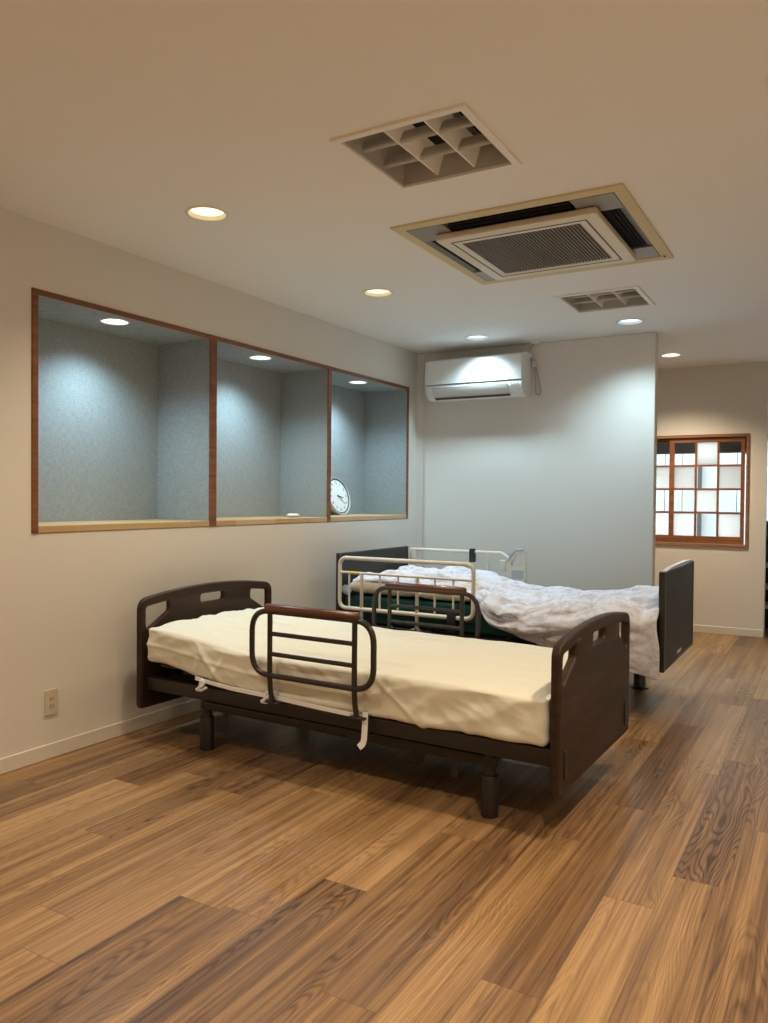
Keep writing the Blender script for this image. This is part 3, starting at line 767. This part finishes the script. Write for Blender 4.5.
# mattress with cream fitted sheet
def rounded_block(u0, u1, v0, v1, z0f, z1f, r, nu, nv, nz, disp):
    """rounded box whose bottom and top follow z0f(u, v), z1f(u, v); disp adds wrinkles along the normal"""
    bm = bmesh.new(); grid = {}
    def vert(i, j, k):
        key = (i, j, k)
        if key in grid: return grid[key]
        # spacing crowded near the edges
        def sp_(q, n): t_ = q/n; return t_
        a, b, c = sp_(i, nu), sp_(j, nv), sp_(k, nz)
        U = u0 + (u1-u0)*a; V = v0 + (v1-v0)*b
        zl, zh = z0f(U, V), z1f(U, V); Z = zl + (zh-zl)*c
        p = Vector((U, V, Z)); q = Vector((min(max(U, u0+r), u1-r), min(max(V, v0+r), v1-r), min(max(Z, zl+r), zh-r)))
        n_ = p - q
        if n_.length > 1e-6:
            n_.normalize(); p = q + n_*r
        else: n_ = Vector((0, 0, 1))
        p = p + n_*disp(p, n_, c)
        grid[key] = bm.verts.new(p); return grid[key]
    for i in range(nu):
        for j in range(nv):
            bm.faces.new([vert(i, j, nz), vert(i+1, j, nz), vert(i+1, j+1, nz), vert(i, j+1, nz)])
            bm.faces.new([vert(i, j, 0), vert(i, j+1, 0), vert(i+1, j+1, 0), vert(i+1, j, 0)])
        for k in range(nz):
            bm.faces.new([vert(i, 0, k), vert(i+1, 0, k), vert(i+1, 0, k+1), vert(i, 0, k+1)])
            bm.faces.new([vert(i, nv, k), vert(i, nv, k+1), vert(i+1, nv, k+1), vert(i+1, nv, k)])
    for j in range(nv):
        for k in range(nz):
            bm.faces.new([vert(0, j, k), vert(0, j, k+1), vert(0, j+1, k+1), vert(0, j+1, k)])
            bm.faces.new([vert(nu, j, k), vert(nu, j+1, k), vert(nu, j+1, k+1), vert(nu, j, k+1)])
    o_ = MB(); o_.bm.free(); o_.bm = bm
    return o_
def mz0(u, v): return .3275 + lift(u)*1.05
def mz1(u, v): return .508 + lift(u)*.86 + .010*sst(1.2, .9, u)*0 + .012*sin(pi*min(max(v/.984, 0), 1)) - .010*sst(1.6, 2.1, u)
def mdisp(p, n_, c):
    u, v, z = p
    w = 0.0
    if n_.z > .5:           # soft creases on the top, fanning from the head corner
        fan = max(0, 1.0-.6*u)
        w += .0075*(.5-abs(ns(u*1.6+v*2.0, v*8-u*3.0, 3.1))*2.0)*(.25+fan)
        w += .0040*(.5-abs(ns(u*3.5-v*1.5, v*13+u*3, 8.0))*2.0)*(.35+fan)
        w += .0040*ns(u*2.0, v*5.0, 1.0) + .0018*ns(u*9, v*14, 5.0)
        rid = 1-min(1, abs(v - .30 - .10*u + .03*sin(u*4))/.028); w += .009*max(0, rid)*sst(.2, .45, u)*sst(1.2, .7, u)
        rid = 1-min(1, abs(v - .55 - .05*u)/.030); w += .008*max(0, rid)*sst(.05, .25, u)*sst(1.0, .6, u)
        rid = 1-min(1, abs(v - .16 + .25*(u-1.5))/.03); w += .006*max(0, rid)*sst(1.1, 1.4, u)*sst(2.0, 1.8, u)
    else:
        seam = exp(-((c-.52)/.035)**2); w += .006*seam*sst(1.25, .9, u)
        k = u*.9 + (z-.42)*1.2
        w += .005*ns(k*9, z*5, 2.0) + .0050*(.5-abs(ns(u*4.2 - z*9, z*6 + u, 7.0))*2.2) + .003*(.5-abs(ns(u*11 + z*16, z*12, 9.0))*2.0)
        for (uc, zc, sl, am) in ((.46, .45, -.9, .012), (.52, .42, .7, .009), (.40, .43, .3, .008), (1.47, .42, -1.3, .007), (1.80, .38, .35, .006), (1.60, .37, .2, .006)):
            dd = (u-uc) - sl*(z-zc); ll = (z-zc)*1.0 + (u-uc)*.3
            w += am*exp(-(dd/.018)**2)*exp(-(ll/.07)**2)
    return w
mt = rounded_block(.050, 2.100, .012, .972, mz0, mz1, .024, 260, 110, 22, mdisp).build('mattress', M['cream_sheet'], None, 80)
mt.location = (B1[0], B1[1], 0); mt.rotation_euler = (0, 0, B1[2])
tag(mt, 'thick mattress in a wrinkled cream fitted sheet on the dark brown bed', 'mattress')
def ribbon(pts, w, th, name, parent, m):
    """flat strap along pts (width in z unless the strap runs downward)"""
    pts = [Vector(p) for p in pts]; mb = MB(); prev = None
    for i, p in enumerate(pts):
        d = (pts[min(i+1, len(pts)-1)] - pts[max(i-1, 0)]).normalized()
        nrm = Vector((0, -1, 0)); side = d.cross(nrm).normalized()
        cs_ = [mb.bm.verts.new(p + side*a*w/2 + nrm*b*th/2) for a, b in ((-1, -1), (1, -1), (1, 1), (-1, 1))]
        if prev:
            for k in range(4): mb.bm.faces.new((prev[k], prev[(k+1) % 4], cs_[(k+1) % 4], cs_[k]))
        else: mb.bm.faces.new(cs_[::-1])
        prev = cs_
    mb.bm.faces.new(prev)
    return mb.build(name, m, parent, 40)
edge = [(.40, .372), (.50, .362), (.62, .353), (.74, .350), (.86, .348), (.98, .343), (1.12, .338), (1.24, .335), (1.33, .334)]
ribbon([(u, -.004, z-.004) for u, z in edge], .017, .004, 'strap', mt, M['strap'])
ribbon(round_path([(1.344, -.006, .350), (1.347, -.012, .30), (1.345, -.014, .245), (1.341, -.016, .224), (1.324, -.020, .208)], .02, 4), .026, .003, 'strap', mt, M['strap'])
for u, z in ((.445, .352), (.835, .352)):
    mb = MB()
    mb.tube(round_path([(u-.028, -.010, z-.034), (u-.006, -.016, z-.022), (u+.006, -.014, z+.018), (u+.020, -.012, z+.004), (u+.008, -.018, z-.014)], .01, 4), .008, 8)
    mb.tube([(u-.030, -.010, z-.036), (u+.002, -.014, z-.034), (u+.030, -.008, z-.018)], .006, 8)
    mb.build('strap_knot', M['strap'], mt, 60)

# ------------------------------------------------------------------ dark care bed behind
B2 = (0.198, 4.405, 0.002)
bed2 = thing('care_bed', 'charcoal care bed with ivory side rails standing behind the brown bed', 'bed', (B2[0], B2[1], 0), B2[2])
Wd2 = .969
def board2(uc, zt, name):
    mb = MB(); mb.plate(rpoly([(.006, .288), (Wd2-.006, .288), (Wd2-.006, zt-.006), (.006, zt-.006)], .012, 4), [], .030, .005, Matrix.Translation((uc, 0, 0)) @ VZU)
    o_ = mb.build(name, M['dark_panel'], bed2, 40)
    for v in (0.0, Wd2-.026):
        mb = MB(); mb.box(uc-.0175, uc+.0175, v-.003, v+.029, .282, zt+.002, .007, 3); mb.build('edge_post', M['dark_edge'], o_, 40)
    mb = MB(); mb.box(uc-.0165, uc+.0165, .029, Wd2-.029, .284, .296, .002, 1); mb.build('edge_rail', M['dark_edge'], o_, 40)
    mb = MB(); mb.box(uc-.0170, uc+.0170, .028, Wd2-.028, zt-.010, zt+.001, .003, 1); mb.build('edge_rail', M['dark_edge'], o_, 40)
    return o_
h2 = board2(.0165, .840, 'headboard'); f2 = board2(2.1145, .828, 'footboard')
prof = [(.06, .8275), (.10, .834), (.20, .840), (.40, .8445), (.62, .8445), (.80, .842), (.905, .838), (.93, .8275)]
mb = MB(); mb.prism(prof, 2.1015, 2.1275, lambda p, q, w: (w, p, q)); mb.build('top_cap', M['silver_trim'], f2, 30)
mb = MB(); mb.box(2.1292, 2.1312, .405, .535, .318, .336, .0008, 1)
bg = mb.build('badge', M['badge'], f2, 0)
mb = MB()
for v in (.02, .911): mb.box(.034, 2.098, v, v+.038, .300, .365, .006, 2)
for u in (.036, 1.05, 2.05): mb.box(u, u+.045, .058, .911, .305, .355)
for v in (.10, .835): mb.box(.34, 1.86, v, v+.034, .200, .240, .004, 1)
for u in (.36, 1.80): mb.box(u, u+.045, .134, .835, .202, .238)
mb.build('side_frame', M['black'], bed2, 40)
mb = MB()
for k in range(12): mb.box(.08+k*.165, .215+k*.165, .05, .919, .3655, .380, .003, 1)
mb.build('mattress_deck', M['black'], bed2, 30)
mb = MB(); mb.box(.70, 1.05, .42, .54, .15, .21, .01, 2); mb.box(1.15, 1.50, .42, .54, .15, .21, .01, 2); mb.tube([(1.05, .48, .18), (1.15, .48, .18)], .018)
for u in (.66, 1.50): mb.tube([(u, .12, .22), (u, .85, .22)], .014)
for v in (.2, .74): mb.tube([(.66, v, .22), (.85, v, .33)], .015); mb.tube([(1.50, v, .22), (1.32, v, .33)], .015)
mb.build('lift_mechanism', M['black'], bed2, 40)
for u in (.375, 1.835):
    for v in (.118, .800):
        mb = MB(); mb.lathe([(0, 0), (.058, 0), (.060, .004), (.056, .010), (.040, .012), (.038, .016), (.038, .305), (0, .305)], 28, (u, v, 0)); mb.build('leg', M['dark_edge'], bed2, 40)
# near ivory rail
V = -.030
mb = MB(); mb.tube(round_path([(.052, V, .815), (1.022, V, .815), (1.022, V, .481), (.052, V, .481)], .055, 8, True), .0135, 12, closed=True)
rl = mb.build('side_rail', M['ivory'], bed2, 50)
mb = MB(); mb.tube([(.052, V, .718), (1.022, V, .718)], .0085, 10); mb.build('cross_bar', M['ivory'], rl, 50)
for u in (.127, .362, .498, .761, .888):
    mb = MB(); mb.tube([(u, V, .718), (u, V, .483)], .0068, 10); mb.build('spindle', M['ivory'], rl, 50)
for u in (.224, .636):
    mb = MB(); mb.tube([(u, V, .718), (u, V, .395), (u, V+.03, .375), (u, V+.058, .340)], .0115, 12); mb.build('post', M['ivory'], rl, 50)
mb = MB(); mb.tube([(.125, V, .718), (.206, V, .718)], .0095, 12); mb.build('sticker', M['yellow'], rl, 50)
mb = MB(); mb.box(.850, .912, V-.020, V+.020, .395, .515, .008, 2); mb.build('lock_box', M['black'], rl, 40)
# far ivory rail
V = .990
mb = MB(); mb.tube(round_path([(.066, V, .818), (.80, V, .818), (.868, V, .770), (.885, V, .60), (.885, V, .42)], .05, 8), .0125, 12)
rf = mb.build('side_rail', M['ivory'], bed2, 50)
mb = MB(); mb.box(.036, .098, V-.012, V+.014, .40, .826, .008, 3); mb.build('end_panel', M['ivory'], rf, 40)
mb = MB(); mb.tube([(.09, V, .722), (.56, V, .722)], .0085, 10); mb.build('cross_bar', M['ivory'], rf, 50)
mb = MB(); mb.tube([(.690, V, .815), (.690, V, .40)], .0105, 12); mb.build('post', M['ivory'], rf, 50)
mb = MB(); mb.box(.545, .590, V-.020, V+.020, .740, .842, .008, 2); mb.build('clamp', M['dark_edge'], rf, 40)
# assist handle at the end of the far rail
mz = Matrix(((1, 0, 0, 0), (0, 0, -1, V-.028), (0, 1, 0, 0), (0, 0, 0, 1)))
mb = MB(); mb.plate(rpoly([(.815, .700), (.872, .765), (.920, .842), (.995, .846), (.995, .560), (.870, .560)], [.012, .02, .02, .012, .012, .012], 4), [rpoly([(.886, .728), (.886, .760), (.930, .812), (.975, .818), (.972, .728)], .008, 4)], .032, .006, mz)
ah = mb.build('assist_handle', M['ivory_plastic'], bed2, 40)
mb = MB(); mb.tube([(.868, V-.030, .768), (.895, V-.030, .812), (.925, V-.030, .842), (.985, V-.030, .848)], .017, 12); mb.build('grip', M['grey_plastic'], ah, 50)
mb = MB(); mb.box(.800, .850, V-.054, V-.006, .690, .770, .008, 2); mb.build('hinge_block', M['ivory_plastic'], ah, 40)
mb = MB(); mb.box(.895, .985, V-.047, V-.043, .640, .700, .002, 1); mb.build('dial_plate', M['grey_plastic'], ah, 30)

# bedding of the dark bed: mattress, beige pillow and blanket, floral quilt
mt2 = rounded_block(.045, 2.060, .022, .945, lambda u, v: .3805, lambda u, v: .555, .030, 60, 28, 8, lambda p, n_, c: .003*ns(p.x*3, p.y*6, p.z*9)).build('mattress', M['green_cover'], None, 80)
mt2.location = (B2[0], B2[1], 0); mt2.rotation_euler = (0, 0, B2[2])
tag(mt2, 'deep green mattress under the floral quilt on the charcoal bed', 'mattress')
mb = MB(); mb.tube([(.06, .018, .455), (1.0, .016, .455), (2.06, .018, .455)], .006, 8); mb.build('piping', M['navy_cover'], mt2, 60)
def cushion(u0, u1, v0, v1, z0, th, nu, nv, seedv, sag=1.0):
    """soft sewn cushion: two skins meeting in a thin pointed edge"""
    bm = bmesh.new(); T_, B_2 = [], []
    for i in range(nu+1):
        rt_, rb_ = [], []
        for j in range(nv+1):
            a, b = i/nu, j/nv
            ea = (1-abs(2*a-1)**4); eb = (1-abs(2*b-1)**4); k = max(0, ea*eb)**.36
            pull = .035*(1-eb)*(1-ea)
            uu = u0 + (u1-u0)*a + (1-2*a)*.045*(1-eb if eb > .2 else .8)*0
            inw = .03*(4*b*(1-b))*(abs(2*a-1)**6); uu += inw*(1 if a < .5 else -1)
            vv = v0 + (v1-v0)*b + .03*(4*a*(1-a))*(abs(2*b-1)**6)*(1 if b < .5 else -1)
            wob = .010*ns(uu*6+seedv, vv*6, 1.0)+.006*ns(uu*14, vv*14+seedv, 3.0)
            zm = z0 + th*.42
            rt_.append(bm.verts.new((uu, vv, zm + k*th*.58 + k*wob)))
            rb_.append(bm.verts.new((uu, vv, max(z0, zm - k*th*.40*sag - .0005))) if (0 < i < nu and 0 < j < nv) else rt_[-1])
        T_.append(rt_); B_2.append(rb_)
    for i in range(nu):
        for j in range(nv):
            bm.faces.new((T_[i][j], T_[i+1][j], T_[i+1][j+1], T_[i][j+1]))
            fs = [B_2[i][j], B_2[i][j+1], B_2[i+1][j+1], B_2[i+1][j]]
            try: bm.faces.new(fs)
            except ValueError: pass
    o_ = MB(); o_.bm.free(); o_.bm = bm; return o_
pw = cushion(.060, .60, .020, .78, .557, .122, 40, 40, 2.0).build('pillow', M['beige_cloth'], None, 80)
pw.location = (B2[0], B2[1], 0); pw.rotation_euler = (0, 0, B2[2])
tag(pw, 'beige pillow at the head of the charcoal bed, poking out under the quilt', 'pillow')
bl = cushion(.605, .975, .020, .70, .557, .094, 40, 40, 6.0).build('blanket', M['beige_cloth'], None, 80)
bl.location = (B2[0], B2[1], 0); bl.rotation_euler = (0, 0, B2[2])
tag(bl, 'folded beige blanket tucked under the floral quilt behind the ivory rail', 'blanket')
mb = MB(); mb.lathe([(0, -.035), (.025, -.03), (.045, -.005), (.04, .025), (.02, .04), (0, .042)], 20)
for v_ in mb.bm.verts: v_.co *= 1 + .25*ns(v_.co.x*30, v_.co.y*30, v_.co.z*30)
pb = mb.build('crumpled_bag', M['pale_blue'], None, 70); pb.location = (B2[0]+.088, B2[1]+.002, .594); pb.scale = (.90, .38, .85)
tag(pb, 'small pale blue crumpled bag by the pillow on the charcoal bed', 'bag')

# floral quilt
HEM = [(.10, .668), (.90, .645), (.985, .612), (1.045, .580), (1.075, .550), (1.15, .462), (1.38, .392), (1.70, .33), (2.0, .272), (2.10, .245)]
VED = [(.10, .060), (.98, .050), (1.05, .00), (1.10, -.045), (1.5, -.06), (2.1, -.050)]
def qtop(u, v):
    z = .566 + .104*exp(-((u-.32)/.36)**2) + .038*exp(-((u-.85)/.25)**2) + .052*sst(1.50, 1.95, u)
    z += .022*(1-((v-.45)/.52)**2)
    return z
def ridge(u, v, s):
    return min(1.0, abs(ns(u, v, s))*2.2)      # puffs between sharp creases
NU, NS, ND_ = 190, 70, 46
bm = bmesh.new(); rows = []
for i in range(NU+1):
    u = .10 + 2.000*i/NU
    ve = lerp_tab(VED, u) + .010*ns(u*7, 1.0, 2.0); hem = lerp_tab(HEM, u) + .006*ns(u*9, 5.0, 2.0)
    row = []
    vtop = ve + .055
    for j in range(NS+1):
        v = .965 + (vtop-.965)*j/NS
        wr = .050*ridge(u*1.5+.6*v, v*5.2-.6*u, 1.0) + .030*ridge(u*3.4+v*1.2, v*9.5-u*1.6, 4.0) + .010*ridge(u*9, v*17, 7.0) - .026
        z = qtop(u, v) + wr - .05*exp(-((.965-v)/.05)**2)
        row.append(bm.verts.new((u + .010*ns(u*5, v*5, 11.0), v, z)))
    zt_ = qtop(u, vtop)
    drop = max(.02, zt_ - hem)
    for j in range(1, ND_+1):
        s = j/ND_
        d = drop*s
        rr = min(.055, drop*.6)
        an = min(1.0, d/(rr*1.2)); v = vtop - .055*sin(an*pi/2)
        full = sst(1.02, 1.2, u)*(.15 + .85*sst(2.09, 1.85, u))
        bulge = .050*sin(pi*min(1, s*1.0))*full
        fold = .045*ridge(u*2.6 + s*1.5, s*1.6 + u*.6, 21.0) + .018*ridge(u*6+s*2.5, s*3.0-u, 25.0) + .006*ridge(u*14, s*7, 27.0)
        wr = (.050*ridge(u*1.5+.6*vtop, vtop*5.2-.6*u, 1.0) + .030*ridge(u*3.4+vtop*1.2, vtop*9.5-u*1.6, 4.0) - .026)*(1-s)
        row.append(bm.verts.new((u + (.010 + .016*s)*ns(u*5, vtop*5 + s*3, 11.0)*sst(2.09, 1.9, u) + .016*sst(.25, .6, s)*sst(1.9, 2.1, u), v - bulge - fold*full*.9 + .012*s*full, zt_ - d + wr)))
    rows.append(row)
for A, B in zip(rows, rows[1:]):
    for k in range(len(A)-1): bm.faces.new((A[k], B[k], B[k+1], A[k+1]))
o_ = MB(); o_.bm.free(); o_.bm = bm
ql = o_.build('quilt', M['quilt'], None, 180)
ql.location = (B2[0], B2[1], 0); ql.rotation_euler = (0, 0, B2[2])
sm = ql.modifiers.new('thick', 'SOLIDIFY'); sm.thickness = .018; sm.offset = -1 
tag(ql, 'rumpled white and mauve floral quilt spread over the charcoal bed', 'quilt')
